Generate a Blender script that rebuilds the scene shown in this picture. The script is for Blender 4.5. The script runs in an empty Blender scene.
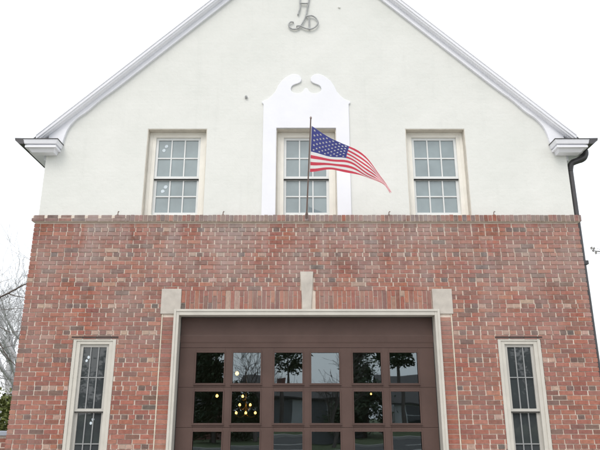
import bpy, math, random
from mathutils import Vector, Matrix
C = bpy.context.scene.collection
R = random.Random(11)

# ------------------------------------------------------------------ mesh builder
class MB:
    def __init__(s): s.v=[]; s.f=[]; s.m=[]; s.c=[]; s.sm=[]
    def face(s, pts, mat=0, col=None, smooth=False):
        i=len(s.v); s.v += [tuple(p) for p in pts]
        s.f.append(list(range(i,i+len(pts)))); s.m.append(mat); s.c.append(col); s.sm.append(smooth)
    def idx(s, verts, faces, mat=0, col=None, smooth=False):
        i=len(s.v); s.v += [tuple(p) for p in verts]
        for f in faces:
            s.f.append([a+i for a in f]); s.m.append(mat); s.c.append(col); s.sm.append(smooth)
    def box(s, x0,x1,y0,y1,z0,z1, mat=0, col=None):
        v=[(x0,y0,z0),(x1,y0,z0),(x1,y1,z0),(x0,y1,z0),(x0,y0,z1),(x1,y0,z1),(x1,y1,z1),(x0,y1,z1)]
        s.idx(v,[(0,3,2,1),(4,5,6,7),(0,1,5,4),(1,2,6,5),(2,3,7,6),(3,0,4,7)],mat,col)
    def hexa(s, bot, top, mat=0, col=None):
        n=len(bot)
        s.idx(list(bot)+list(top), [tuple(reversed(range(n))), tuple(range(n,2*n))]+[(i,(i+1)%n,(i+1)%n+n,i+n) for i in range(n)],mat,col)
    def prism(s, poly, y0, y1, mat=0, col=None):      # poly in xz, seen from the front counter-clockwise
        n=len(poly)
        a=[(x,y0,z) for x,z in poly]; b=[(x,y1,z) for x,z in poly]
        s.idx(a+b, [tuple(range(n)), tuple(reversed(range(n,2*n)))]+[((i+1)%n,i,i+n,(i+1)%n+n) for i in range(n)],mat,col)
    def tube(s, pts, rad, n=8, mat=0, caps=True, col=None):
        pts=[Vector(p) for p in pts]
        if not hasattr(rad,'__len__'): rad=[rad]*len(pts)
        rings=[]; up=None
        for i,p in enumerate(pts):
            a=pts[max(i-1,0)]; b=pts[min(i+1,len(pts)-1)]
            t=(b-a).normalized()
            if up is None: up = Vector((0,0,1)) if abs(t.z)<.9 else Vector((1,0,0))
            u=(up-t*up.dot(t)).normalized(); w=t.cross(u); up=u
            rings.append([p+(u*math.cos(k*2*math.pi/n)+w*math.sin(k*2*math.pi/n))*rad[i] for k in range(n)])
        vs=[q for r in rings for q in r]; fs=[]
        for i in range(len(pts)-1):
            for k in range(n):
                fs.append((i*n+k,i*n+(k+1)%n,(i+1)*n+(k+1)%n,(i+1)*n+k))
        s.idx(vs,fs,mat,col,True)
        if caps:
            s.face(list(reversed(rings[0])),mat,col); s.face(rings[-1],mat,col)
    def lathe(s, prof, c=(0,0,0), n=16, mat=0):       # prof: (radius, z)
        vs=[(c[0]+r*math.cos(k*2*math.pi/n),c[1]+r*math.sin(k*2*math.pi/n),c[2]+z) for r,z in prof for k in range(n)]
        fs=[(i*n+k,i*n+(k+1)%n,(i+1)*n+(k+1)%n,(i+1)*n+k) for i in range(len(prof)-1) for k in range(n)]
        s.idx(vs,fs,mat,None,True)
    def ring(s, x0,x1,z0,z1, l,r,b,t, y0,y1, mat=0):   # rectangular frame, rails butted between stiles
        s.box(x0,x0+l,y0,y1,z0,z1,mat); s.box(x1-r,x1,y0,y1,z0,z1,mat)
        s.box(x0+l,x1-r,y0,y1,z0,z0+b,mat); s.box(x0+l,x1-r,y0,y1,z1-t,z1,mat)
    def build(s, name, mats, parent=None, at=None, bevel=0):
        if at is None:
            at=Vector(parent['_w']) if parent is not None else Vector((0,0,0))
        at=Vector(at)
        me=bpy.data.meshes.new(name)
        me.from_pydata([tuple(Vector(p)-at) for p in s.v],[],s.f)
        if not isinstance(mats,(list,tuple)): mats=[mats]
        for m in mats: me.materials.append(m)
        me.polygons.foreach_set('material_index',s.m); me.polygons.foreach_set('use_smooth',s.sm)
        if any(c is not None for c in s.c):
            at_=me.color_attributes.new('col','FLOAT_COLOR','CORNER'); d=[]
            for f,c in zip(s.f,s.c): d += list(c or (1,1,1,1))*len(f)
            at_.data.foreach_set('color',d)
        me.update()
        o=bpy.data.objects.new(name,me); C.objects.link(o)
        if parent is not None:
            o.parent=parent; o['_w']=list(parent['_w'])
            pw=Vector(parent['_w'])
            if (at-pw).length>1e-9: o.location=at-pw; o['_w']=list(at)
        else:
            o.location=at; o['_w']=list(at)
        if bevel:
            b=o.modifiers.new('bevel','BEVEL'); b.width=bevel; b.segments=2; b.limit_method='ANGLE'
        return o

def empty(name, loc, label, cat, group=None):
    o=bpy.data.objects.new(name,None); C.objects.link(o); o.location=loc; o['_w']=list(loc)
    o.empty_display_size=.3
    return tag(o,label,cat,group)
def tag(o,label,cat,group=None,kind=None):
    if label: o['label']=label
    if cat: o['category']=cat
    if group: o['group']=group
    if kind: o['kind']=kind
    return o
def struct(o): o['kind']='structure'; return o

def smooth(pts,n=5):
    out=[]; P=[Vector(p) for p in pts]
    for i in range(len(P)-1):
        p0=P[max(i-1,0)];p1=P[i];p2=P[i+1];p3=P[min(i+2,len(P)-1)]
        for k in range(n):
            t=k/n; out.append(.5*((2*p1)+(p2-p0)*t+(2*p0-5*p1+4*p2-p3)*t*t+(3*p1-p0-3*p2+p3)*t**3))
    out.append(P[-1]); return out

# ------------------------------------------------------------------ materials
def new_mat(name):
    m=bpy.data.materials.new(name); m.use_nodes=True
    nt=m.node_tree; return m,nt,nt.nodes['Principled BSDF']
def N(nt,t,**k):
    n=nt.nodes.new(t)
    for a,b in k.items():
        if a in n.inputs: n.inputs[a].default_value=b
        else: setattr(n,a,b)
    return n
def mixc(nt,a,b,fac,mode='MIX'):
    n=nt.nodes.new('ShaderNodeMix'); n.data_type='RGBA'; n.blend_type=mode
    for s,v in ((6,a),(7,b),(0,fac)):
        if hasattr(v,'is_output'): nt.links.new(v,n.inputs[s])
        else: n.inputs[s].default_value=v
    return n.outputs[2]
def ramp(nt,src,p0,p1,c0=(0,0,0,1),c1=(1,1,1,1)):
    r=nt.nodes.new('ShaderNodeValToRGB'); r.color_ramp.elements[0].position=p0; r.color_ramp.elements[1].position=p1
    r.color_ramp.elements[0].color=c0; r.color_ramp.elements[1].color=c1
    nt.links.new(src,r.inputs[0]); return r.outputs[0]
def noise(nt,scale,detail=4,rough=.55,vec=None,stretch=None):
    n=N(nt,'ShaderNodeTexNoise',Scale=scale,Detail=detail,Roughness=rough)
    tc=nt.nodes.new('ShaderNodeTexCoord'); src=tc.outputs['Object']
    if stretch:
        mp=nt.nodes.new('ShaderNodeMapping'); mp.inputs['Scale'].default_value=stretch
        nt.links.new(src,mp.inputs[0]); src=mp.outputs[0]
    nt.links.new(src,n.inputs['Vector']); return n.outputs['Fac']
def bump(nt,bs,h,strength=.3,dist=.005):
    b=N(nt,'ShaderNodeBump',Strength=strength,Distance=dist); nt.links.new(h,b.inputs['Height']); nt.links.new(b.outputs[0],bs.inputs['Normal'])
    return b
def plain(name,col,rough=.6,var=.12,scale=6,bumps=.15,bscale=60,metal=0,stretch=None,spec=None):
    m,nt,bs=new_mat(name)
    c1=tuple(x*(1-var) for x in col)+(1,); c2=tuple(min(1,x*(1+var)) for x in col)+(1,)
    nz=noise(nt,scale,5,.6,stretch=stretch)
    nt.links.new(mixc(nt,c1,c2,ramp(nt,nz,.3,.7)),bs.inputs['Base Color'])
    bs.inputs['Roughness'].default_value=rough; bs.inputs['Metallic'].default_value=metal
    if spec is not None: bs.inputs['Specular IOR Level'].default_value=spec
    if bumps: bump(nt,bs,noise(nt,bscale,3),bumps)
    return m

def brick_mat(name):
    m,nt,bs=new_mat(name)
    at=N(nt,'ShaderNodeAttribute',attribute_name='col')
    n1=noise(nt,45,5,.7)
    c=mixc(nt,at.outputs['Color'],(.55,.5,.48,1),.0)
    c=mixc(nt,at.outputs['Color'],(1.0,.95,.92,1),ramp(nt,n1,.25,.8,(0,0,0,1),(.055,.055,.055,1)),'ADD')
    sp=ramp(nt,noise(nt,20,6,.7),.3,.75,(.68,.66,.66,1),(1.2,1.2,1.2,1))
    c=mixc(nt,c,sp,1.0,'MULTIPLY')
    # lime bloom and old grey stains, patchy, heavier near the ledge
    tc=nt.nodes.new('ShaderNodeTexCoord'); sx=nt.nodes.new('ShaderNodeSeparateXYZ'); nt.links.new(tc.outputs['Object'],sx.inputs[0])
    mr=N(nt,'ShaderNodeMapRange'); nt.links.new(sx.outputs['Z'],mr.inputs[0])
    mr.inputs[1].default_value=1.8; mr.inputs[2].default_value=4.4; mr.inputs[3].default_value=.25; mr.inputs[4].default_value=1
    big=noise(nt,1.3,6,.68,stretch=(1,1,.75))
    mk=nt.nodes.new('ShaderNodeMath'); mk.operation='MULTIPLY'
    nt.links.new(ramp(nt,big,.38,.64),mk.inputs[0]); nt.links.new(mr.outputs[0],mk.inputs[1])
    mk2=nt.nodes.new('ShaderNodeMath'); mk2.operation='MULTIPLY'; mk2.inputs[1].default_value=.74
    nt.links.new(mk.outputs[0],mk2.inputs[0])
    c=mixc(nt,c,(.37,.30,.28,1),mk2.outputs[0])
    wash=noise(nt,2.0,5,.7,stretch=(1.25,1.25,.30))      # lime washed down from the sills
    mk3=nt.nodes.new('ShaderNodeMath'); mk3.operation='MULTIPLY'
    mr2=N(nt,'ShaderNodeMapRange'); nt.links.new(sx.outputs['Z'],mr2.inputs[0]); mr2.inputs[1].default_value=3.0; mr2.inputs[2].default_value=4.3; mr2.inputs[3].default_value=0; mr2.inputs[4].default_value=.58
    nt.links.new(ramp(nt,wash,.50,.72),mk3.inputs[0]); nt.links.new(mr2.outputs[0],mk3.inputs[1])
    c=mixc(nt,c,(.44,.38,.37,1),mk3.outputs[0])
    big2=noise(nt,2.1,6,.7,stretch=(1.0,1.3,.9))
    c=mixc(nt,c,(.13,.115,.11,1),ramp(nt,big2,.60,.78,(0,0,0,1),(.42,.42,.42,1)))
    nt.links.new(c,bs.inputs['Base Color']); bs.inputs['Roughness'].default_value=.92
    bs.inputs['Specular IOR Level'].default_value=.2
    bump(nt,bs,noise(nt,110,4,.7),.5,.004)
    return m
def mortar_mat():
    m,nt,bs=new_mat('mortar')
    c=mixc(nt,(.60,.52,.445,1),(.76,.67,.59,1),ramp(nt,noise(nt,5,6,.7),.3,.7))
    c=mixc(nt,c,(.22,.19,.18,1),ramp(nt,noise(nt,2.2,5,.7),.58,.74,(0,0,0,1),(.6,.6,.6,1)))
    nt.links.new(c,bs.inputs['Base Color']); bs.inputs['Roughness'].default_value=.95
    bump(nt,bs,noise(nt,150,3),.5,.003); return m
def stucco_mat():
    m,nt,bs=new_mat('painted_masonry')
    c=mixc(nt,(.675,.688,.658,1),(.735,.742,.715,1),ramp(nt,noise(nt,1.1,6,.65),.3,.7))
    streak=noise(nt,3.0,5,.7,stretch=(2.2,2.2,.18))
    c=mixc(nt,c,(.57,.585,.56,1),ramp(nt,streak,.55,.85,(0,0,0,1),(.35,.35,.35,1)))
    nt.links.new(c,bs.inputs['Base Color']); bs.inputs['Roughness'].default_value=.75
    # painted brick courses showing faintly through the coat
    tc=nt.nodes.new('ShaderNodeTexCoord'); mp=nt.nodes.new('ShaderNodeMapping'); mp.inputs['Rotation'].default_value=(math.radians(90),0,0)
    nt.links.new(tc.outputs['Object'],mp.inputs[0])
    br=N(nt,'ShaderNodeTexBrick',Scale=1.0); br.inputs['Brick Width'].default_value=.213; br.inputs['Row Height'].default_value=.0677; br.inputs['Mortar Size'].default_value=.007; br.inputs['Mortar Smooth'].default_value=.9
    nt.links.new(mp.outputs[0],br.inputs['Vector'])
    inv=nt.nodes.new('ShaderNodeMath'); inv.operation='SUBTRACT'; inv.inputs[0].default_value=1; nt.links.new(br.outputs['Fac'],inv.inputs[1])
    b1=N(nt,'ShaderNodeBump',Strength=.10,Distance=.004); nt.links.new(inv.outputs[0],b1.inputs['Height'])
    b2=N(nt,'ShaderNodeBump',Strength=.6,Distance=.015); nt.links.new(noise(nt,5,7,.62),b2.inputs['Height']); nt.links.new(b1.outputs[0],b2.inputs['Normal'])
    nt.links.new(b2.outputs[0],bs.inputs['Normal']); return m
def shut_glass(name,base,ior=1.8,wav=.04):
    m,nt,bs=new_mat(name)
    nt.links.new(mixc(nt,tuple(x*.88 for x in base)+(1,),tuple(x*1.12 for x in base)+(1,),ramp(nt,noise(nt,3,3),.3,.7)),bs.inputs['Base Color'])
    bs.inputs['Roughness'].default_value=.02; bs.inputs['IOR'].default_value=ior
    bump(nt,bs,noise(nt,2.5,1,.4),wav,.02); return m
def clear_glass(name,tint=(.55,.6,.6),base=.14):
    m,nt,bs=new_mat(name); nt.nodes.remove(bs); out=nt.nodes['Material Output']
    t=N(nt,'ShaderNodeBsdfTransparent'); t.inputs[0].default_value=tint+(1,)
    g=N(nt,'ShaderNodeBsdfGlossy'); g.inputs['Roughness'].default_value=.01; g.inputs[0].default_value=(.80,.93,1,1)
    b=N(nt,'ShaderNodeBump',Strength=.05,Distance=.02); nt.links.new(noise(nt,2.2,1,.4),b.inputs['Height']); nt.links.new(b.outputs[0],g.inputs['Normal'])
    lw=N(nt,'ShaderNodeFresnel'); lw.inputs['IOR'].default_value=1.5
    ad=nt.nodes.new('ShaderNodeMath'); ad.operation='ADD'; ad.inputs[1].default_value=base; ad.use_clamp=True; nt.links.new(lw.outputs[0],ad.inputs[0])
    mx=nt.nodes.new('ShaderNodeMixShader'); nt.links.new(ad.outputs[0],mx.inputs[0]); nt.links.new(t.outputs[0],mx.inputs[1]); nt.links.new(g.outputs[0],mx.inputs[2])
    nt.links.new(mx.outputs[0],out.inputs[0]); return m
def cloth(name,col):
    m=plain(name,col,.8,.05,20,.15,300); nt=m.node_tree; bs=nt.nodes['Principled BSDF']; out=nt.nodes['Material Output']
    t=N(nt,'ShaderNodeBsdfTranslucent'); t.inputs[0].default_value=tuple(min(1,x*1.1) for x in col)+(1,)
    mx=nt.nodes.new('ShaderNodeMixShader'); mx.inputs[0].default_value=.5
    nt.links.new(bs.outputs[0],mx.inputs[1]); nt.links.new(t.outputs[0],mx.inputs[2]); nt.links.new(mx.outputs[0],out.inputs[0]); return m
def emit(name,col,st):
    m,nt,bs=new_mat(name); bs.inputs['Base Color'].default_value=(.8,.7,.5,1)
    bs.inputs['Emission Color'].default_value=col+(1,); bs.inputs['Emission Strength'].default_value=st; return m
def leaf_mat(name,a,b):
    m,nt,bs=new_mat(name); g=N(nt,'ShaderNodeNewGeometry')
    c=mixc(nt,a+(1,),b+(1,),g.outputs['Random Per Island'])
    c=mixc(nt,c,tuple(x*.55 for x in a)+(1,),ramp(nt,noise(nt,1.2,3),.4,.65,(0,0,0,1),(.7,.7,.7,1)))
    nt.links.new(c,bs.inputs['Base Color']); bs.inputs['Roughness'].default_value=.7; bs.inputs['Specular IOR Level'].default_value=.25
    return m

M=dict(
 brick=brick_mat('brick'), mortar=mortar_mat(), stucco=stucco_mat(),
 trim=plain('white_trim_paint',(.83,.84,.895),.5,.03,3,.08,30),
 plaster=plain('white_plaster',(.79,.80,.85),.6,.03,2,.25,25),
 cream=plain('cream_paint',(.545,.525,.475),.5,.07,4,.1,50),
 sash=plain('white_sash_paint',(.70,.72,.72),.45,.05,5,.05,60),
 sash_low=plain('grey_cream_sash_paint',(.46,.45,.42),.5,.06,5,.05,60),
 lintel_shade=plain('dark_brown_lintel_shadow',(.06,.042,.038),.8,.25,12,.2,60),
 grille=plain('grey_glazing_bar',(.27,.28,.285),.5,.05,5,.05,60),
 reveal=plain('reveal_caulk',(.62,.585,.52),.8,.1,8,.2,50),
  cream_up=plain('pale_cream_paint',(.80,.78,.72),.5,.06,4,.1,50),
 stone=plain('cast_stone',(.49,.455,.41),.85,.17,5,.45,70),
 caulk=plain('joint_caulk',(.62,.55,.45),.8,.15,9,.1,60),
 door=plain('brown_door_paint',(.090,.057,.049),.58,.12,2.2,.08,80,spec=.25),
 seal_shade=plain('black_rubber_and_shadow_line',(.02,.02,.02),.7,.1,5,0),
 slate=plain('dark_shingles',(.10,.10,.105),.9,.25,18,.5,40),
 gutter=plain('dark_gutter_metal',(.07,.068,.072),.4,.15,6,.05,40,metal=.3),
 iron=plain('grey_iron',(.38,.39,.395),.6,.2,20,.2,80),
 hookm=plain('rusty_metal',(.25,.19,.17),.8,.3,30,.3,90),
 glass_up=shut_glass('upper_window_glass',(.22,.275,.29),1.85),
 glass_low=shut_glass('lower_window_glass',(.045,.052,.056),1.65),
 glass_door=clear_glass('door_glass',(.72,.78,.78),.19),
 glass_far=shut_glass('house_window_glass',(.03,.035,.04),1.6),
 sticker=plain('white_sticker',(.60,.68,.74),.5,.15,40,0),
 pole=plain('bronze_pole',(.27,.215,.20),.4,.1,10,.05,60,metal=.2),
 brass=plain('brass',(.55,.38,.14),.3,.15,10,.05,60,metal=.9),
 gold=plain('gold_finial',(.6,.45,.18),.3,.1,10,0,metal=.8),
 red=cloth('flag_red',(.70,.085,.13)), white=cloth('flag_white',(.93,.91,.92)), blue=cloth('flag_blue',(.075,.085,.29)), star=plain('flag_star_white',(.92,.92,.94),.7,.02,20,0),
 bulb=emit('warm_bulb',(1,.52,.13),4), bulb2=emit('warm_bulb_bright',(1,.52,.14),4.5),
 wallin=plain('interior_paint',(.55,.52,.47),.8,.06,2,.1,20), concrete=plain('concrete',(.34,.33,.31),.9,.12,3,.3,40),
 apron=plain('pale_apron_concrete',(.46,.44,.41),.9,.10,2,.3,40),
 asphalt=plain('asphalt',(.05,.05,.052),.9,.2,9,.6,90), grass=plain('lawn',(.06,.085,.03),.95,.3,4,.8,80),
 paint_white=plain('road_paint',(.7,.7,.66),.7,.12,15,.1,40),
 bark=plain('bark',(.13,.11,.10),.95,.25,8,.6,30), bark_far=plain('haze_pale_bark',(.42,.42,.43),.95,.2,8,.4,30),  # far bark lightened, so the haze over distant twigs is in its colour
 siding=plain('white_siding',(.66,.67,.68),.6,.05,2,.1,20), siding2=plain('grey_siding',(.20,.21,.22),.6,.06,2,.1,20), redbrick=plain('house_brick',(.24,.11,.09),.9,.25,14,.4,30),
 roofm=plain('house_shingles',(.09,.085,.085),.95,.2,9,.4,30), bluestone=plain('bluestone_cap',(.30,.34,.40),.8,.1,8,.3,40),
 leaf=leaf_mat('evergreen_leaves',(.045,.08,.045),(.095,.13,.07)), leaf2=leaf_mat('spring_leaves',(.10,.13,.035),(.20,.22,.07)),
 dryleaf=plain('dry_leaf',(.48,.47,.46),.9,.2,20,0),
)

# ------------------------------------------------------------------ brickwork generator
CH=.0677; BL=.2032; MJ=.0115; HJ=.0185
PAL=[((.315,.108,.072),24),((.28,.096,.066),26),((.24,.088,.065),20),((.35,.138,.092),13),((.27,.114,.084),13),((.20,.090,.070),9),((.15,.088,.070),2.4),((.34,.185,.14),2)]
PALH=[((.29,.104,.072),24),((.22,.090,.068),20),((.135,.082,.070),17),((.10,.078,.070),5),((.33,.132,.09),16),((.40,.27,.21),10)]
def pick(p):
    c=R.choices([a for a,_ in p],[w for _,w in p])[0]; k=R.uniform(.94,1.18)
    return (c[0]*k,c[1]*k*R.uniform(.95,1.07),c[2]*k*R.uniform(.95,1.07),1)
def sub_iv(iv,holes):
    out=[iv]
    for a,b in holes:
        nx=[]
        for p,q in out:
            if b<=p or a>=q: nx.append((p,q)); continue
            if a>p: nx.append((p,a))
            if b<q: nx.append((b,q))
        out=nx
    return out
def courses(mb, s0,s1,z0,z1, place, holes=(), depth=.1):
    """lay bricks over (s,z); place(s0,s1,d0,d1,z0,z1)->box corners; holes: (sa,sb,za,zb)"""
    i=0; z=z0
    while z+CH*.8<z1:
        zc=z+CH/2
        hs=[(a,b) for a,b,c,d in holes if c<zc<d]
        head=(i%6==4)
        mod=(BL+HJ*.8)/2 if head else BL+MJ
        off=(mod/2 if (i%2) else 0)+(R.uniform(-.006,.006))
        s=s0-off
        while s<s1:
            a=max(s,s0); b=min(s+mod-HJ*R.uniform(.75,1.15),s1)
            if b-a>.025:
                for p,q in sub_iv((a,b),hs):
                    if q-p<.008: continue
                    j=lambda k=.0018: R.uniform(-k,k)
                    d0=R.uniform(-.003,.003); zz0=z+MJ/2+j(); zz1=z+CH-MJ/2+j(); p2=p+(j() if p>s0 else 0); q2=q+(j() if q<s1 else 0)
                    place(mb,p2,q2,d0,depth,zz0,zz1,pick(PALH if head or R.random()<.05 else PAL))
            s+=mod
        z+=CH; i+=1
def place_front(mb,a,b,d0,d1,z0,z1,col): mb.box(a,b,d0,d1,z0,z1,0,col)
def wall_slab(mb, x0,x1,z0,z1, holes, y0,y1, mat):      # front wall with rectangular openings, in strips (butted)
    xs=sorted({x0,x1}|{h[0] for h in holes}|{h[1] for h in holes})
    for a,b in zip(xs,xs[1:]):
        c=(a+b)/2; iv=sub_iv((z0,z1),[(h[2],h[3]) for h in holes if h[0]<c<h[1]])
        for p,q in iv: mb.box(a,b,y0,y1,p,q,mat)

# ================================================================== FIRE STATION
HW=4.34; DEEP=9.0
st=empty('fire_station',(0,0,0),'two storey red brick and white gabled fire station with brown glazed garage door','building')

mb=MB()
NW=[(-3.525,-2.87,.55,2.66),(2.87,3.525,.55,2.66)]
DOOR=(-2.0,2.0,-.1,3.085)
holes=NW+[(-2.218,2.218,-.1,3.02),(-2.235,2.235,3.02,3.085),(-2.235,-1.93,3.02,3.412),(1.93,2.235,3.02,3.412),(-1.93,1.93,3.05,3.398),(-.105,.105,3.3,3.68)]
courses(mb,-HW,HW,0,4.49,place_front,holes)
# stacked bricks beside the garage opening
i=0; z=0
while z+CH<3.03:
    for sg in (-1,1):
        a,b=sorted((sg*2.008,sg*2.192)); mb.box(a+R.uniform(-.002,.002),b+R.uniform(-.002,.002),R.uniform(-.003,.003),.1,z+MJ/2,z+CH-MJ/2,0,pick(PAL if i%11 else PALH))
    z+=CH; i+=1
# soldier bricks above the garage opening
x=-1.925; k=0
while x<1.925:
    b=min(x+.0572,1.925)
    if b<-.072 or x>.072:
        cut=3.10+(.195 if k%2 else .092)
        x2=b
        for p,q in (((3.09,3.385),) if R.random()<.45 else ((3.09,cut-MJ/2),(cut+MJ/2,3.385))):
            a_=x
            if x<.1 and x2>.1 : a_=x
            mb.box(x,x2,R.uniform(-.003,.003),.1,p,q,0,pick(PAL if R.random()<.8 else PALH))
    x+=.0572+MJ; k+=1
# side and back brickwork
def place_left(mb,a,b,d0,d1,z0,z1,col): mb.box(-HW+d0,-HW+d1,a,b,z0,z1,0,col)
def place_right(mb,a,b,d0,d1,z0,z1,col): mb.box(HW-d1,HW-d0,a,b,z0,z1,0,col)
courses(mb,.108,DEEP,0,4.49,place_left); courses(mb,.108,DEEP,0,4.49,place_right)
# mortar body behind the faces
wall_slab(mb,-HW+.008,HW-.008,0,4.492,NW+[DOOR],.0115,.30,1)
mb.box(-HW+.0065,-HW+.30,.30,DEEP,0,4.492,1); mb.box(HW-.30,HW-.0065,.30,DEEP,0,4.492,1); mb.box(-HW+.3,HW-.3,DEEP-.3,DEEP,0,4.492,1)
mb.build('brick_wall',[M['brick'],M['mortar']],st)

# projecting ledge: rowlock on the right, laid flat and grimy on the left end
mb=MB(); x=-HW-.035
PALG=[((.18,.125,.110),10),((.22,.135,.115),9),((.145,.110,.102),5),((.27,.135,.112),6)]
while x<HW+.035:
    w=.0572 if x>-2.9 else .2032
    b=min(x+w,HW+.035)
    if w>.1:
        mb.box(x,b,-.042+R.uniform(-.004,.004),.2,4.500,4.545,0,pick(PALG)); mb.box(x+.03,b-.01,-.036+R.uniform(-.004,.004),.2,4.553,4.598,0,pick(PALG))
    else:
        mb.box(x,b,-.042+R.uniform(-.004,.004),.2,4.500+R.uniform(-.003,.003),4.598+R.uniform(-.004,.004),0,pick(PAL if R.random()<.22 else PALG))
    x+=w+MJ
mb.box(-HW-.025,HW+.025,-.032,.21,4.494,4.592,1)
for sg in (-1,1):
    a,b=sorted((sg*(HW+.03),sg*(HW-.2))); mb.box(a,b,.22,DEEP,4.494,4.594,0,(.2,.13,.12,1))
mb.build('brick_ledge',[M['brick'],M['mortar']],st)

# caulk joints down the brick
for sg in (-1,1):
    mb=MB(); a,b=sorted((sg*2.1975,sg*2.2125)); mb.box(a,b,-.002,.05,0,3.018); mb.build('joint_strip',M['caulk'],st)

# stones
def stone(name,poly,y0): 
    mb=MB(); mb.prism(poly,y0,.2); return mb.build(name,M['stone'],st,bevel=.006)
for sg in (-1,1):
    a,b=sorted((sg*1.93,sg*2.235)); stone('corner_block',[(a,3.024),(b,3.024),(b,3.41),(a,3.41)],-.014)
stone('keystone',[(-.066,3.09),(.066,3.09),(.102,3.68),(-.102,3.68)],-.028)

# white gable wall
SY=.05; SH=4.315
WINS=[-2.165,0.0,2.165]; WHW=.5; WT=6.155
mb=MB(); wh=[(c-WHW,c+WHW,4.59,WT) for c in WINS]
wall_slab(mb,-SH,SH,4.602,WT,wh,SY,.40,0)
def zr(x): return 10.10-.95*abs(x)
mb.prism([(-SH,WT),(SH,WT),(SH,zr(SH)),(0,zr(0)),(-SH,zr(SH))] if zr(SH)>WT else [(-(10.10-WT)/.95,WT),((10.10-WT)/.95,WT),(0,10.10)],SY,.40)
mb.box(-SH,-SH+.3,.40,DEEP,4.602,5.80); mb.box(SH-.3,SH,.40,DEEP,4.602,5.80); mb.box(-SH+.3,SH-.3,DEEP-.3,DEEP,4.602,6.1)
mb.prism([(-4.15,6.1),(4.15,6.1),(0,10.05)],DEEP-.3,DEEP)
gw=mb.build('gable_wall',M['stucco'],st)
# thin caulked lining of each upper opening
for c in WINS:
    mb=MB(); mb.box(c-WHW,c-WHW+.012,SY+.004,.185,4.60,WT-.012); mb.box(c+WHW-.012,c+WHW,SY+.004,.185,4.60,WT-.012); mb.box(c-WHW,c+WHW,SY+.004,.185,WT-.012,WT)
    mb.build('window_reveal',M['reveal'],st)

# white plaster surround with broken scroll pediment
half=[(-.752,6.656),(-.65,6.702),(-.583,6.769),(-.526,6.843),(-.482,6.951),(-.421,7.048),(-.36,7.11),(-.299,7.151),(-.24,7.178),(-.191,7.185),(-.135,7.168),(-.099,7.136),(-.08,7.10),(-.078,7.068),(-.09,7.035),(-.114,7.013),(-.15,6.995),(-.19,6.98),(-.228,6.96),(-.252,6.932),(-.262,6.89),(-.251,6.85),(-.215,6.822),(-.172,6.809),(-.12,6.81),(-.078,6.826),(-.05,6.85),(-.039,6.874),(-.025,6.90),(0,6.915)]
out=half+[(-x,z) for x,z in reversed(half[:-1])]
mb=MB(); y0,y1=SY-.03,SY
low=[(-.725,4.602),(-WHW,4.602),(-WHW,WT),(WHW,WT),(WHW,4.602),(.725,4.602),(.725,6.60),(.752,6.625)]; out=out+[]
mb.prism(low+list(reversed(out))+[(-.752,6.625),(-.725,6.60)],y0,y1)
mb.build('window_surround',M['plaster'],st,bevel=.008)

# ------------------------------------------------------------------ windows
def sash(mb,x0,x1,z0,z1,y,cols,rows,st_=.042,mu=.02,bot=None,top=None,grille=False):
    b=bot or st_; t=top or st_
    mb.ring(x0,x1,z0,z1,st_,st_,b,t,y,y+.035)
    gx0,gx1,gz0,gz1=x0+st_,x1-st_,z0+b,z1-t
    for i in range(1,cols):
        c=gx0+(gx1-gx0)*i/cols; mb.box(c-mu/2,c+mu/2,y+.003,y+.03,gz0,gz1,int(grille))
    for k in range(1,rows):
        c=gz0+(gz1-gz0)*k/rows
        for i in range(cols):
            a=gx0+(gx1-gx0)*i/cols+(mu/2 if i else 0); b2=gx0+(gx1-gx0)*(i+1)/cols-(mu/2 if i<cols-1 else 0)
            mb.box(a,b2,y+.004,y+.029,c-mu/2,c+mu/2,int(grille))
    return gx0,gx1,gz0,gz1
def panes(parent,mat,g,y,cols,rows):
    gx0,gx1,gz0,gz1=g; mb=MB()
    for i in range(cols):
        for k in range(rows):
            a=gx0+(gx1-gx0)*i/cols; b=gx0+(gx1-gx0)*(i+1)/cols; c=gz0+(gz1-gz0)*k/rows; d=gz0+(gz1-gz0)*(k+1)/rows
            t=[y+R.uniform(-.0012,.0012) for _ in range(3)]; t.append(t[0]+t[2]-t[1])
            mb.face([(a,t[0],c),(b,t[1],c),(b,t[2],d),(a,t[3],d)])
    mb.box(gx0,gx1,y+.004,y+.008,gz0,gz1)
    return mb.build('window_pane',mat,parent)
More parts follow.
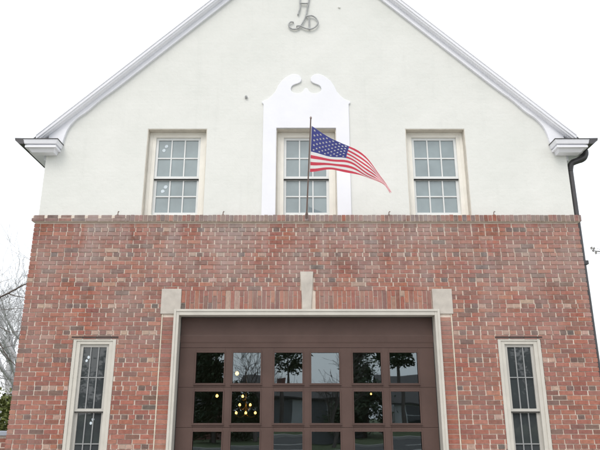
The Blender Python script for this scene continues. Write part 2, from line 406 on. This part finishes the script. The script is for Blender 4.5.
def window(cx,hw,z0,z1,zm,yf,cas,cols,rows,gm,frame_mat,label,stickers=(),mu=.02,grille=False):
    mb=MB(); mb.ring(cx-hw,cx+hw,z0,z1,cas,cas,.06,cas*.8,yf,yf+.12)
    # stepped brick mould
    mb.ring(cx-hw,cx+hw,z0+.05,z1,cas*.45,cas*.45,.004,cas*.35,yf-.014,yf)
    w=mb.build('window',frame_mat,st,bevel=.003); w['label']=label
    ix0,ix1,iz0,iz1=cx-hw+cas,cx+hw-cas,z0+.06,z1-cas*.8
    mb=MB(); g=sash(mb,ix0,ix1,zm,iz1,yf+.03,cols,rows,bot=.04,mu=mu,grille=grille); mb.box(ix0,ix1,yf+.04,yf+.066,zm-.014,zm-.001,2); mb.build('upper_sash',[M['sash_low' if grille else 'sash'],M['grille'],M['seal_shade']],w); panes(w,gm,g,yf+.05,*((1,1) if grille else (cols,rows)))  # black strip below the upper sash paints the meeting rail's shadow line
    mb=MB(); g2=sash(mb,ix0,ix1,iz0,zm+.02,yf+.068,cols,rows,bot=.06,top=.04,mu=mu,grille=grille); mb.build('lower_sash',[M['sash_low' if grille else 'sash'],M['grille']],w); panes(w,gm,g2,yf+.09,*((1,1) if grille else (cols,rows)))
    mb=MB(); mb.box(cx-hw+.005,cx+hw-.005,yf-.03,yf+.03,z0-.012,z0+.035); mb.build('window_sill',frame_mat,w)
    for sx,sz,up,sc in stickers:
        G=g if up else g2; y=(yf+.05 if up else yf+.09)-.004
        mb=MB(); px=G[0]+(G[1]-G[0])*sx; pz=G[2]+(G[3]-G[2])*sz
        for dx,dz,r in ((.012,.035,.028),(-.022,-.03,.026)):
            pts=[(px+(dx+r*math.cos(a*.7854+.39)*R.uniform(.8,1.15))*sc,y,pz+(dz+r*math.sin(a*.7854+.39)*R.uniform(.8,1.15))*sc) for a in range(8)]
            mb.face(pts)
        mb.build('sticker',M['sticker'],w)
    return w
for c,lb,sk in zip(WINS,('upper left six over six window with white stickers','upper middle six over six window behind the flag','upper right six over six window'),([(.17,.78,True,1.15),(.2,.74,False,1.2)],(),())):
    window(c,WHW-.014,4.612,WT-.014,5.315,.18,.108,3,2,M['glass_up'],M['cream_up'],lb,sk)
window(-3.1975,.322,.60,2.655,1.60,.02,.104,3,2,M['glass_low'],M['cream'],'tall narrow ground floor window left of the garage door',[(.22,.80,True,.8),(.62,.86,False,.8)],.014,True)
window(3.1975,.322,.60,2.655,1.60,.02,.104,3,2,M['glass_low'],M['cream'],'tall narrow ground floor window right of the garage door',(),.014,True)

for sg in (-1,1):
    mb=MB(); a,b=sorted((sg*2.845,sg*3.55)); mb.box(a,b,-.0035,.05,2.660,2.684); mb.build('lintel_shadow_strip',M['lintel_shade'],st)  # dark strip standing in for the shadow line above each narrow window
# ------------------------------------------------------------------ garage door and frame
mb=MB()
mb.box(-2.015,-1.945,-.032,.30,0,3.088); mb.box(1.945,2.015,-.032,.30,0,3.088); mb.box(-1.945,1.945,-.032,.30,3.002,3.088)
mb.box(-2.022,-1.985,-.045,-.032,0,3.092); mb.box(1.985,2.022,-.045,-.032,0,3.092); mb.box(-1.985,1.985,-.045,-.032,3.058,3.092)
mb.build('door_frame',M['cream'],st,bevel=.004)
cols=[(-1.69,-1.247),(-1.133,-.69),(-.5,-.058),(.058,.5),(.69,1.133),(1.247,1.69)]
rows=[(1.997,2.468),(1.425,1.895),(.855,1.325)]
mb=MB(); dh=[(a,b,c,d) for a,b in cols for c,d in rows]
for a,b in ((0,.796),(.7995,1.3725),(1.376,1.944),(1.9475,2.529),(2.5325,3.0)):     # sections, with a real seam between them
    wall_slab(mb,-1.945,1.945,a,b,[h for h in dh if a<h[2]<b],.17,.215,0)
for a,b in ((2.60,2.73),):                                  # raised ribs of the top section
    mb.hexa([(-1.944,.1695,a),(1.944,.1695,a),(1.944,.1695,b),(-1.944,.1695,b)][::1],[(-1.944,.164,a+.02),(1.944,.164,a+.02),(1.944,.164,b-.02),(-1.944,.164,b-.02)])
for a,b in cols: mb.box(a-.03,b+.03,.163,.17,.16,.66)
for a,b,c,d in dh:
    mb.ring(a-.008,b+.008,c-.008,d+.008,.018,.018,.018,.018,.160,.1695)
    mb.box(a-.02,b+.02,.150,.1695,c-.020,c-.0085)
gd=mb.build('garage_door',M['door'],st,bevel=.003); gd['label']='brown sectional garage door with three rows of six square panes'
for a,b,c,d in dh:
    mb=MB(); t=[R.uniform(-.0025,.0025) for _ in range(3)]; t.append(t[0]+t[2]-t[1]); y=.192
    mb.face([(a,y+t[0],c),(b,y+t[1],c),(b,y+t[2],d),(a,y+t[3],d)])
    mb.build('door_pane',M['glass_door'],gd)
mb=MB(); mb.box(-1.945,1.945,.168,.18,2.990,3.002); mb.box(-1.945,-1.935,.165,.17,0,2.99); mb.box(1.935,1.945,.165,.17,0,2.99); mb.build('rubber_seal',M['seal_shade'],gd)

# bay interior
mb=MB(); mb.box(-HW+.3,HW-.3,.3,DEEP-.3,.004,.012); mb.build('bay_floor',M['concrete'],st)
mb=MB(); mb.box(-HW+.3,-HW+.31,.3,DEEP-.3,.012,3.8); mb.box(HW-.31,HW-.3,.3,DEEP-.3,.012,3.8); mb.box(-HW+.31,HW-.31,DEEP-.32,DEEP-.3,.012,3.8)
mb.box(-HW+.31,-2.03,.30,.31,.012,3.8); mb.box(2.03,HW-.31,.30,.31,.012,3.8); mb.build('bay_wall',M['wallin'],st)
mb=MB(); mb.box(-HW+.3,HW-.3,.3,DEEP-.3,3.8,3.95); mb.build('bay_ceiling',M['wallin'],st)

# ------------------------------------------------------------------ roof, rake trim, returns, gutters
YF=-.10; AP=10.215; SL=.95; XE=4.60
def rake(x,n): return AP-SL*abs(x)-n*math.sqrt(1+SL*SL)       # n: distance below the roof line, square to it
mb=MB()
for sg in (-1,1):
    t=.05
    pts=[(0,rake(0,0)),(sg*XE,rake(XE,0)),(sg*XE,rake(XE,t)),(0,rake(0,t))]
    if sg>0: pts=pts[::-1]
    mb.prism(pts,YF+.03,DEEP+.2)
mb.build('roof',M['slate'],st)
for sg in (-1,1):
    mb=MB()
    # crown: profile of (n, y) swept up the slope
    prof=[(-.006,YF-.012),(.014,YF-.012),(.019,YF),(.056,YF+.003),(.064,YF+.02),(.083,YF+.028),(.09,YF+.06),(.096,YF+.063),(.096,SY+.02),(-.006,SY+.02)]
    xs=[0,4.46]
    vs=[]
    for x in xs:
        for n,y in prof: vs.append((sg*x,y,rake(x,n)))
    k=len(prof)
    fs=[(i,(i+1)%k,(i+1)%k+k,i+k) for i in range(k)]+[tuple(range(k)),tuple(range(2*k-1,k-1,-1))]
    mb.idx(vs,fs)
    mb.build('rake_moulding',M['trim'],st)
    # frieze board with its flared foot
    mb=MB(); a,b=.09,.168
    zf=5.80
    top=[(0,rake(0,a)),(4.30,rake(4.30,a))]
    inner=[(x,rake(x,b)) for x in (0,2.70)]
    foot=[(v.x,v.z) for v in smooth([(x,0,z) for x,z in ((2.72,rake(2.72,b)),(3.05,rake(3.05,b)),(3.3,rake(3.3,b)+.005),(3.506,rake(3.506,b)+.02),(3.7,6.465),(3.85,6.34),(3.935,6.24),(3.995,6.14),(4.035,6.01),(4.06,5.87))],5)]
    poly=[(sg*x,z) for x,z in inner+foot+[(4.30,5.87)]+list(reversed(top))]
    if sg<0: poly=poly[::-1]
    mb.prism(poly,SY-.045,SY+.01)
    mb.build('frieze_board',M['trim'],st,bevel=.004)
    # cornice return: flashing, crown, bead, box
    mb=MB()
    def fr(xi0,xo0,y0_,z0_,xi1,xo1,y1_,z1_,mat=0,yb=SY):   # frustum slab: bottom (0) to top (1)
        bt=[(sg*xi0,y0_,z0_),(sg*xo0,y0_,z0_),(sg*xo0,yb,z0_),(sg*xi0,yb,z0_)]
        tp=[(sg*xi1,y1_,z1_),(sg*xo1,y1_,z1_),(sg*xo1,yb,z1_),(sg*xi1,yb,z1_)]
        if sg<0: bt=bt[::-1]; tp=tp[::-1]
        mb.hexa(bt,tp,mat)
    fr(4.045,4.62,-.215,5.846,4.045,4.62,-.215,5.858,1)
    fr(4.075,4.60,-.185,5.775,4.055,4.615,-.205,5.846)
    fr(4.10,4.57,-.15,5.755,4.10,4.575,-.155,5.775)
    fr(4.085,4.59,-.17,5.718,4.085,4.59,-.17,5.755)
    fr(4.14,4.50,-.09,5.66,4.12,4.55,-.13,5.718)
    mb.build('cornice_return',[M['trim'],M['gutter']],st,bevel=.004)
    # eave: soffit and fascia running back
    mb=MB(); a,b=sorted((sg*SH,sg*4.60)); mb.box(a,b,SY+.002,DEEP+.1,5.72,5.745)
    a,b=sorted((sg*4.575,sg*4.60)); mb.box(a,b,SY+.002,DEEP+.1,5.746,5.83)
    a,b=sorted((sg*(SH+.003),sg*(SH+.06))); mb.box(a,b,SY+.06,DEEP,5.60,5.719)
    mb.build('eave_soffit',M['trim'],st)
    # gutter, K profile
    mb=MB(); pr=[(4.604,5.865),(4.604,5.765),(4.675,5.765),(4.70,5.80),(4.745,5.825),(4.755,5.868)]
    vs=[(sg*x,y,z) for y in (-.20,DEEP+.15) for x,z in pr]; k=len(pr)
    mb.idx(vs,[(i,(i+1)%k,(i+1)%k+k,i+k) for i in range(k)]+[tuple(range(k)),tuple(range(2*k-1,k-1,-1))])
    mb.build('gutter',M['gutter'],st)
# downspout on the right flank
mb=MB(); X=4.402
mb.tube(smooth([(4.675,.14,5.79),(4.67,.14,5.72),(4.635,.14,5.66),(4.55,.14,5.615),(4.46,.14,5.58),(4.415,.15,5.53),(X,.16,5.43)],3),[.062]*4+[.06]*5+[.054]*4+[.05]*4+[.046]*2,12)
mb.tube([(X,.16,5.42),(X,.16,.25)],.044,10)
mb.tube([(X,.16,.27),(X,.13,.17),(X+.02,-.02,.10)],.046,10)
ds=mb.build('downspout',M['gutter'],st)
for z in (3.86,1.9):
    mb=MB(); mb.box(X-.055,X+.062,.10,.22,z-.03,z+.03); mb.build('pipe_strap',M['gutter'],ds)

# small fixings on the wall
mb=MB(); mb.tube([(-1.024,SY-.035,6.74),(-1.024,SY+.01,6.74)],.024,10); mb.tube([(-1.024,SY-.045,6.74),(-1.024,SY-.034,6.74)],.012,8); mb.build('wall_bolt',M['iron'],st)
mb=MB(); mb.tube([(-.02+.62,SY-.02,8.55),(.60,SY+.01,8.55)],.02,8); mb.build('wall_bolt',M['stucco'],st)
for x in (-3.02,-1.336,1.32,3.0):
    mb=MB(); mb.box(x-.016,x+.016,-.03,.02,4.60,4.612); mb.tube([(x,-.01,4.61),(x,-.01,4.645),(x+.008,-.02,4.665),(x+.02,-.025,4.655)],.008,6); mb.build('wire_hook',M['hookm'],st)

# ================================================================== IRON MONOGRAM
mono=empty('iron_monogram',(0,SY,8.08),'grey wrought iron script monogram of letters H and D mounted high on the white gable','sign')
S={'h_stroke':[(-.131,8.886),(-.104,8.779),(-.106,8.651),(-.104,8.518),(-.142,8.378)],'cross_bar':[(-.104,8.609),(.036,8.609)],
'long_stroke':[(.114,8.907),(.069,8.779),(.058,8.694),(.031,8.535),(0,8.361),(-.036,8.257),(-.09,8.154),(-.141,8.094),(-.214,8.075),(-.281,8.108),(-.303,8.17),(-.275,8.222),(-.223,8.226)],
'd_bowl':[(-.163,8.139),(-.09,8.139),(-.015,8.094),(.087,8.075),(.177,8.129),(.215,8.213),(.178,8.301),(.105,8.351),(0,8.336)],'d_stem':[(.057,8.345),(.059,8.085)]}
for nm,pt in S.items():
    mb=MB(); y=SY-.03-(.006 if nm in('cross_bar','d_bowl') else 0); q=smooth([(x,y,z) for x,z in pt])
    r=[.0135]*len(q)
    mb.tube(q,r,8)
    for e in (q[0],q[-1]): mb.tube([(e.x,y,e.z),(e.x,SY+.01,e.z)],.008,6)
    mb.build(nm,M['iron'],mono)

# ================================================================== FLAG POLE AND FLAG
B0=Vector((0,-.05,4.55)); TP=Vector((.046,-1.60,5.50))
fp=empty('flagpole',tuple(B0),'slender bronze flagpole slanting out from the brick ledge under the middle window','flagpole')
mb=MB(); mb.tube([B0-(TP-B0)*.0,TP],[.013,.0095],10); mb.build('pole',M['pole'],fp)
mb=MB(); mb.box(-.03,.03,-.054,-.044,4.50,4.60); d=(TP-B0).normalized(); mb.tube([B0-d*.01,B0+d*.10],.022,12); mb.build('pole_bracket',M['pole'],fp)
mb=MB(); c=TP+d*.018; mb.lathe([(.001,-.02),(.012,-.014),(.015,-.004),(.015,.004),(.010,.016),(.001,.024)],tuple(c),12); mb.build('finial',M['pole'],fp)

T=[(.051,-1.5,5.441),(.334,-1.42,5.294),(.61,-1.3,5.21),(.814,-1.22,5.09),(.989,-1.15,4.949),(1.118,-1.1,4.784),(1.199,-1.08,4.592)]
Bt=[(.03,-.82,5.02),(.336,-.98,4.979),(.622,-1.05,4.927),(.83,-1.0,4.893),(.995,-1.05,4.788),(1.1,-1.1,4.676),(1.184,-1.08,4.569)]
T[0]=tuple(B0+(TP-B0)*.938+Vector((.018,0,0))); Bt[0]=tuple(B0+(TP-B0)*.496+Vector((.020,0,0)))
def arc(pts):
    q=smooth(pts,12); L=[0]
    for a,b in zip(q,q[1:]): L.append(L[-1]+(b-a).length)
    def f(u):
        s=u*L[-1]
        for i in range(len(L)-1):
            if s<=L[i+1]+1e-9:
                t=(s-L[i])/max(L[i+1]-L[i],1e-9); return q[i].lerp(q[i+1],t)
        return q[-1]
    return f
fT,fB=arc(T),arc(Bt)
def F(u,w):                                   # w 0 top .. 1 bottom
    a,b=fT(u),fB(u); p=a.lerp(b,w)
    amp=.055*min(1,u*2.2)
    p.y+=amp*math.sin(9.5*u+2.6*w)+.022*min(1,u*3)*math.sin(17*u-6*w+1)
    p.z+=.012*min(1,u*2)*math.sin(12*u+3*w)*math.sin(math.pi*w)
    p.x+=.02*u*math.sin(5*w+8*u)*math.sin(math.pi*w)
    return p
NU,SUB=60,3; NWv=13*SUB
vs=[F(i/NU,k/NWv) for k in range(NWv+1) for i in range(NU+1)]
mb=MB(); base=0
groups={}
for k in range(NWv):
    for i in range(NU):
        s=k//SUB; canton = s<7 and i<NU*.4
        mi=2 if canton else (0 if s%2==0 else 1)
        groups.setdefault(mi,[]).append((k*(NU+1)+i,(k+1)*(NU+1)+i,(k+1)*(NU+1)+i+1,k*(NU+1)+i+1))
mb.v=[tuple(v) for v in vs]
for mi,fs in groups.items():
    for f in fs: mb.f.append(list(f)); mb.m.append(mi); mb.c.append(None); mb.sm.append(True)
def Fn(u,w):
    e=.004; return (F(u+e,w)-F(u,w)).cross(F(u,w+e)-F(u,w)).normalized()
for r in range(9):
    n=6 if r%2==0 else 5
    for c in range(n):
        u0=.4*((c+ .5)/6 if n==6 else (c+1)/6); w0=(7/13)*(r+1)/10
        for sgn in (1,-1):
            pts=[]
            for a in range(10):
                rr=.0175*(1 if a%2==0 else .42)*1.25
                th=a*math.pi/5
                u=u0+rr*math.sin(th)*.72*.93; w=w0-rr*math.cos(th)*1.05*1.25
                pts.append(F(max(u,0),max(w,0))+Fn(max(u,0),max(w,0))*.0025*sgn)
            cen=F(u0,w0)+Fn(u0,w0)*.0025*sgn
            for a in range(10):
                mb.face([cen,pts[a],pts[(a+1)%10]],3)
fl=mb.build('flag',[M['red'],M['white'],M['blue'],M['star']],None,at=T[0])
tag(fl,'waving flag with red and white stripes and starred blue canton on the slanted pole','flag')
mb=MB(); q0,q1=Vector(T[0]),Vector(Bt[0]); mb.tube([q0+Vector((-.004,0,0)),q1+Vector((-.004,0,0))],.009,8)
mb.build('flag_sleeve',M['white'],fl)

# ================================================================== LAMPS INSIDE THE BAY
def bulb(mb,c,r,mat=0): mb.lathe([(.001,-r),(.6*r,-.8*r),(r,-.1*r),(.85*r,.5*r),(.4*r,1.1*r),(.25*r,1.3*r)],c,12,mat)
CX,CY=-1.235,4.0
ch=empty('chandelier',(CX,CY,1.45),'tiered brass chandelier with six lit bulbs inside the bay, seen through the garage door','chandelier')
mb=MB(); mb.tube([(CX,CY,1.50),(CX,CY,3.79)],.010,8); mb.lathe([(.001,-.03),(.03,0),(.035,.04),(.012,.09),(.03,.13),(.012,.18),(.02,.26),(.008,.32)],(CX,CY,1.50),12); mb.build('stem',M['brass'],ch)
for (x,z) in ((-1.301,1.901),(-1.359,1.73),(-1.139,1.73),(-1.427,1.57),(-1.229,1.57),(-1.031,1.57)):
    y=CY-.06-.02*abs(x-CX)
    mb=MB(); mb.tube(smooth([(CX,CY,z-.02),(CX+(x-CX)*.5,CY-.03,z-.085),(x,y,z-.06),(x,y,z-.03)]),.009,6); mb.lathe([(.005,-.045),(.022,-.035),(.012,-.02)],(x,y,z),10); a=mb.build('arm',M['brass'],ch)
    mb=MB(); bulb(mb,(x,y,z),.026); mb.build('bulb',M['bulb'],a)
for (x,y,z),lb,r,mt in (((-1.34,3,2.313),'bright bare bulb pendant shining in the second pane of the top row',.036,'bulb2'),((-1.716,3,1.888),'bulb pendant behind the leftmost pane of the middle row',.028,'bulb'),((1.501,5,1.978),'small bulb pendant in the middle row on the right of the door',.02,'bulb')):
    t=empty('pendant_lamp',(x,y,z),lb,'pendant lamp','lit lamps inside the bay')
    mb=MB(); mb.tube([(x,y,z+.10),(x,y,3.79)],.005,6); mb.build('cord',M['seal_shade'],t)
    mb=MB(); mb.lathe([(.012,.03),(.02,.04),(.02,.085),(.008,.105)],(x,y,z),10); mb.build('socket',M['brass'],t)
    mb=MB(); bulb(mb,(x,y,z),r); mb.build('bulb',M[mt],t)

# ================================================================== LOW WING WALL
ww=empty('garden_wall',(-6.2,.45,0),'low red brick garden wall with bluestone cap running from the left corner of the station','wall')
mb=MB()
def place_w(mb,a,b,d0,d1,z0,z1,col): mb.box(a,b,.40+d0,.40+d1,z0,z1,0,col)
courses(mb,-8.4,-HW-.012,0,1.25,place_w); mb.box(-8.39,-HW-.012,.4065,.62,0,1.25,1); mb.build('brick_course',[M['brick'],M['mortar']],ww)
mb=MB(); mb.box(-8.45,-HW-.014,.35,.66,1.253,1.315); mb.build('cap_stone',M['bluestone'],ww,bevel=.008)

# ================================================================== GROUND
def sheet(name,x0,x1,y0,y1,z,mat,thick=None):
    mb=MB()
    if thick: mb.box(x0,x1,y0,y1,z-thick,z)
    else: mb.face([(x0,y0,z),(x1,y0,z),(x1,y1,z),(x0,y1,z)])
    return struct(mb.build(name,mat))
sheet('ground',-300,300,-300,300,0,M['grass'])
sheet('driveway',-7.5,7.5,-10.5,-.005,.004,M['apron'])  # unseen apron, widened and lightened to bounce light up onto trim and flag
sheet('pavement',-80,80,-12.4,-10.5,.008,M['concrete'])
sheet('road',-150,150,-21,-12.7,.004,M['asphalt'])
for y in (-12.7,-21.3): sheet('kerb',-150,150,y,y+.3,.12,M['concrete'],.16)
mb=MB()
for i in range(-12,13): mb.face([(i*6-1.5,-16.92,.008),(i*6+1.5,-16.92,.008),(i*6+1.5,-16.78,.008),(i*6-1.5,-16.78,.008)])
struct(mb.build('road_marking',M['paint_white']))

# ================================================================== TREES
def bare(mb,rng,base,h,spread=.55,lev=5,r0=None,n0=7,twig=.004,droop=0):
    def grow(p,d,L,r,l):
        seg=4 if l>1 else 3; pts=[p]; rad=[r]; dd=d.copy()
        for i in range(seg):
            dd=(dd+Vector((rng.gauss(0,.13),rng.gauss(0,.13),rng.gauss(0.02-droop,.09)))).normalized()
            p=p+dd*L/seg; pts.append(p); rad.append(max(twig,r*(1-.45*(i+1)/seg)))
        mb.tube(pts,rad,7 if l>3 else (5 if l>1 else 3),caps=False)
        if l==0: return
        k=rng.randint(3,4) if l<lev else n0
        for j in range(k):
            t=rng.uniform(.35,1) if j<k-1 else 1
            q=pts[0].lerp(pts[-1],t) if t==1 else pts[min(int(t*seg),seg)]
            az=rng.uniform(0,6.283); tilt=rng.uniform(.35,.95)*(spread/.55)
            a=dd.orthogonal().normalized(); b=dd.cross(a)
            nd=(dd*math.cos(tilt)+(a*math.cos(az)+b*math.sin(az))*math.sin(tilt)); nd.z+=.12; nd.normalize()
            grow(q,nd,L*rng.uniform(.6,.8),max(twig,rad[-1]*rng.uniform(.55,.8)),l-1)
    grow(Vector(base),Vector((rng.uniform(-.05,.05),0,1)),h*.34,r0 or h*.018,lev)
def bare_tree(loc,h,seed,label,mat,group=None,k2=(),**k):
    rng=random.Random(seed); t=empty('bare_tree',loc,label,'tree',group)
    mb=MB(); bare(mb,rng,(loc[0],loc[1],0),h,**k)
    for p,rr in k2: mb.tube(smooth(p,4),[rr*(1-.7*i/(4*(len(p)-1))) for i in range(4*(len(p)-1)+1)],6,caps=False)
    mb.build('trunk',mat,t); return t
def copy_thing(o,loc,rz,sc,label):
    c=o.copy(); C.objects.link(c); c.location=loc; c.rotation_euler=(0,0,rz); c.scale=(sc,sc,sc); c['label']=label
    for ch_ in o.children:
        d=ch_.copy(); C.objects.link(d); d.parent=c
    return c
LIMBS=[([(-7.9,3.2,3.0),(-6.9,3.05,3.60),(-6.2,3,3.83),(-5.65,3,4.13),(-5.1,3.1,4.3)],.03),([(-6.05,3,3.9),(-5.85,3,3.84),(-5.5,3.05,3.80)],.013),([(-7.9,3.2,2.6),(-6.8,3.1,3.45),(-6.25,3,3.55),(-5.6,3.05,3.62)],.012),([(-7.9,3.2,2.4),(-6.4,3,3.05),(-5.9,3.05,2.62),(-5.45,3.1,2.2)],.016),([(-7.9,3.2,2.9),(-6.5,3,3.3),(-5.9,3,3.12),(-5.5,3,3.2)],.012)]
GL='bare trees left of the station'
bare_tree((-7.9,3.2,0),8.0,5,'nearest leafless tree on the left, its dark branches crossing the brick corner',M['bark'],GL,k2=LIMBS,lev=5)
far=bare_tree((-15.5,26,0),15.5,9,'pale leafless tree in front of the far wood on the left',M['bark_far'],GL,lev=5,twig=.008)
copy_thing(far,(-22,38,0),1.9,1.1,'tallest pale leafless tree farthest away at the left edge')
copy_thing(far,(-19.5,33,0),4.1,.9,'smaller pale leafless tree between two taller far ones')

bare_tree((9.4,3.0,0),5.4,8,'leafless young tree right of the station, one thin twig reaching toward the downspout',M['bark_far'],None,k2=[([(9.4,3,3.6),(8.0,3,4.5),(7.0,3,4.68),(6.35,3,4.76),(6.0,3,4.80)],.04),([(6.35,3,4.76),(6.15,3,4.83),(6.02,3,4.86)],.008),([(6.3,3,4.765),(6.15,3,4.74),(6.05,3,4.75)],.008)],lev=3,spread=.4)
mb=MB()
for dx,dz in ((0,0),(-.03,.05),(.05,-.05),(.02,.04)):
    p=Vector((6.0+dx,3,4.80+dz)); mb.face([p+Vector((-.03,0,.015)),p+Vector((0,.02,-.03)),p+Vector((.03,.01,0)),p+Vector((.01,-.02,.04))])
mb.build('withered_leaves',M['dryleaf'],[o for o in bpy.data.objects if o.name.startswith('bare_tree')][-1])
def crown(mb,rng,c,rx,rz,n,leaf,cone=False,clumps=40):
    cl=[]
    for _ in range(clumps):
        while True:
            u=Vector((rng.uniform(-1,1),rng.uniform(-1,1),rng.uniform(-1,1)))
            if u.length<1: break
        if cone:
            t=rng.random()**.8*2-1; rr=(1-(t+1)/2)*.92+.06; a=rng.uniform(0,6.283); q=rr*math.sqrt(rng.random())
            u=Vector((q*math.cos(a),q*math.sin(a),t))
        cl.append((Vector((u.x*rx,u.y*rx,u.z*rz))+Vector(c),rng.uniform(.16,.34)*rx))
    for _ in range(n):
        p,r=rng.choice(cl); q=p+Vector((rng.gauss(0,r*.55),rng.gauss(0,r*.55),rng.gauss(0,r*.45)))
        a=Vector((rng.gauss(0,1),rng.gauss(0,1),rng.gauss(0,.7))).normalized(); b=a.orthogonal().normalized()
        s=leaf*rng.uniform(.6,1.3)
        mb.face([q-a*s,q+b*s*.45,q+a*s,q-b*s*.45])
def green(kind,loc,h,rx,seed,label,mat,cone,group=None,n=6000,leaf=.13,trunk=.25):
    rng=random.Random(seed); t=empty(kind,loc,label,'tree' if 'tree' in kind else 'shrub',group)
    mb=MB(); mb.tube([(loc[0],loc[1],0),(loc[0]+.05,loc[1],h*.4),(loc[0],loc[1],h*.85)],[h*.02,h*.014,h*.004],8); mb.build('trunk',M['bark'],t)
    mb=MB(); z0=h*trunk if not cone else h*.06
    crown(mb,rng,(loc[0],loc[1],(z0+h)/2),rx,(h-z0)/2,n,leaf,cone,90 if cone else 60); mb.build('crown',mat,t); return t
green('evergreen_shrub',(-9.3,8.6,0),2.35,1.25,3,'rounded yellow green shrub behind the low garden wall',M['leaf2'],False,None,5200,.07,.02)
# across the street, seen in the panes
GT='trees across the street'
green('evergreen_shrub',(-3.5,-29.5,0),3.1,1.3,45,'dark clipped evergreen shrub in front of the red brick house across the street',M['leaf'],False,None,5200,.10,.02)
e=green('evergreen_tree',(-6.0,-31,0),8.5,2.2,21,'tall dark evergreen tree reflected in the first door pane',M['leaf'],True,GT,9500,.16)
for x,y,s,lb in ((-15.6,-30,1.15,'dark evergreen tree across the street to the far left'),(-12.2,-33,1.0,'evergreen tree left of the grey house across the street'),(12.4,-30.5,1.1,'evergreen tree at the right end of the white house'),(16.2,-31.5,1.2,'tallest evergreen tree across the street to the right'),(3.9,-33,.86,'small evergreen tree between the two houses')):
    copy_thing(e,(x,y,0),x,s,lb)
l=green('leafy_tree',(5.75,-29,0),7.4,1.5,33,'round leafy tree before the white house across the street',M['leaf'],False,GT,3200,.15,.52)
copy_thing(l,(-9.6,-44,0),2.,.9,'leafy tree behind the red brick house across the street')
green('leafy_tree',(-1.0,-31,0),7.2,1.3,41,'slender leafy tree with a high sparse crown across the street',M['leaf'],False,GT,1500,.14,.60)
bt=bare_tree((-2.6,-28,0),7.5,14,'leafless tree in front of the grey house across the street',M['bark'],GT,lev=4,twig=.008)
copy_thing(bt,(1.9,-27,0),2.4,.95,'leafless tree by the driveway across the street')

# houses across the street
def house(cx,cy,w,d,eave,rise,wm,label,chx=-.3):
    t=empty('house',(cx,cy,0),label,'house','houses across the street')
    y1=cy+d/2; y0=cy-d/2; x0,x1=cx-w/2,cx+w/2
    mb=MB(); mb.box(x0,x1,y0,y1,0,eave)
    for s in (x0,x1):
        a,b=(s,s+.1) if s==x0 else (s-.1,s)
        mb.idx([(a,y0,eave),(a,y1,eave),(a,cy,eave+rise),(b,y0,eave),(b,y1,eave),(b,cy,eave+rise)],[(0,2,1),(3,4,5),(0,1,4,3),(1,2,5,4),(2,0,3,5)])
    mb.build('wall',wm,t)
    mb=MB()
    for s in (1,-1):
        e_=(x0-.3,cy+s*(d/2+.4),eave-.1); r_=(x0-.3,cy,eave+rise+.12)
        v=[e_,(x1+.3,e_[1],e_[2]),(x1+.3,cy,r_[2]),r_]; v2=[(a,b,c+.12) for a,b,c in v]
        mb.hexa(v,v2)
    rf=mb.build('roof',M['roofm'],t)
    mb=MB(); mb.box(cx+w*chx,cx+w*chx+.7,cy-.35,cy+.35,eave+rise*.6,eave+rise+.9); mb.build('chimney',M['redbrick'],rf)
    n=max(2,int(w/2.3))
    for i in range(n):
        wx=x0+w*(i+.5)/n
        if i==n//2:
            mb=MB(); mb.ring(wx-.55,wx+.55,.15,2.3,.1,.1,.02,.1,y1,y1+.06); mb.box(wx-.45,wx+.45,y1-.01,y1+.03,.17,2.2); mb.build('door',M['siding'],t); continue
        mb=MB(); mb.ring(wx-.55,wx+.55,.95,2.35,.09,.09,.09,.09,y1,y1+.05); mb.box(wx-.46,wx+.46,y1+.02,y1+.04,1.62,1.67); f=mb.build('window',M['siding'],t)
        mb=MB(); mb.box(wx-.46,wx+.46,y1+.002,y1+.015,1.04,2.26); mb.build('pane',M['glass_far'],f)
house(.2,-38,7.5,7,2.45,1.0,M['siding2'],'grey single storey house facing the station from across the street')
house(9.6,-37,7.5,7,2.45,1.1,M['siding'],'white single storey house to the right across the street',.3)
house(-10.5,-40,8,7,2.9,2.0,M['redbrick'],'red brick house to the left across the street')

# ================================================================== LIGHT
w=bpy.data.worlds.new('World'); bpy.context.scene.world=w; w.use_nodes=True
nt=w.node_tree; bg=nt.nodes['Background']
EL,AZ=math.radians(50),math.radians(200)
sky=nt.nodes.new('ShaderNodeTexSky'); sky.sky_type='NISHITA'; sky.sun_disc=False; sky.sun_elevation=EL; sky.sun_rotation=AZ
sky.air_density=1.0; sky.dust_density=6.0; sky.ozone_density=1.0
OVER=8.0
c=mixc(nt,sky.outputs[0],(OVER*.97,OVER,OVER*1.03,1),.82)
nt.links.new(c,bg.inputs[0]); bg.inputs[1].default_value=.12
sl=bpy.data.lights.new('Sun','SUN'); sl.energy=.6; sl.angle=math.radians(25); sl.color=(1,.96,.9)
so=bpy.data.objects.new('Sun',sl); C.objects.link(so)
# sun direction: rotation measured so that the lamp agrees with the sky
dirv=Vector((math.sin(AZ)*math.cos(EL),math.cos(AZ)*math.cos(EL),math.sin(EL)))
so.rotation_euler=(-dirv).to_track_quat('-Z','Y').to_euler(); so.location=dirv*40

# ================================================================== CAMERA
cd=bpy.data.cameras.new('Camera'); cam=bpy.data.objects.new('Camera',cd); C.objects.link(cam)
cam.location=(-.104,-9.3,1.6); cam.rotation_euler=(math.radians(90+17),0,0)
cd.sensor_width=36; cd.lens=36.6; cd.clip_end=1500
sc=bpy.context.scene; sc.camera=cam
sc.view_settings.view_transform='Standard'; sc.view_settings.look='None'; sc.view_settings.gamma=1; sc.view_settings.use_curve_mapping=False
sc.view_settings.exposure=.70
for o in bpy.data.objects:
    if '_w' in o: del o['_w']
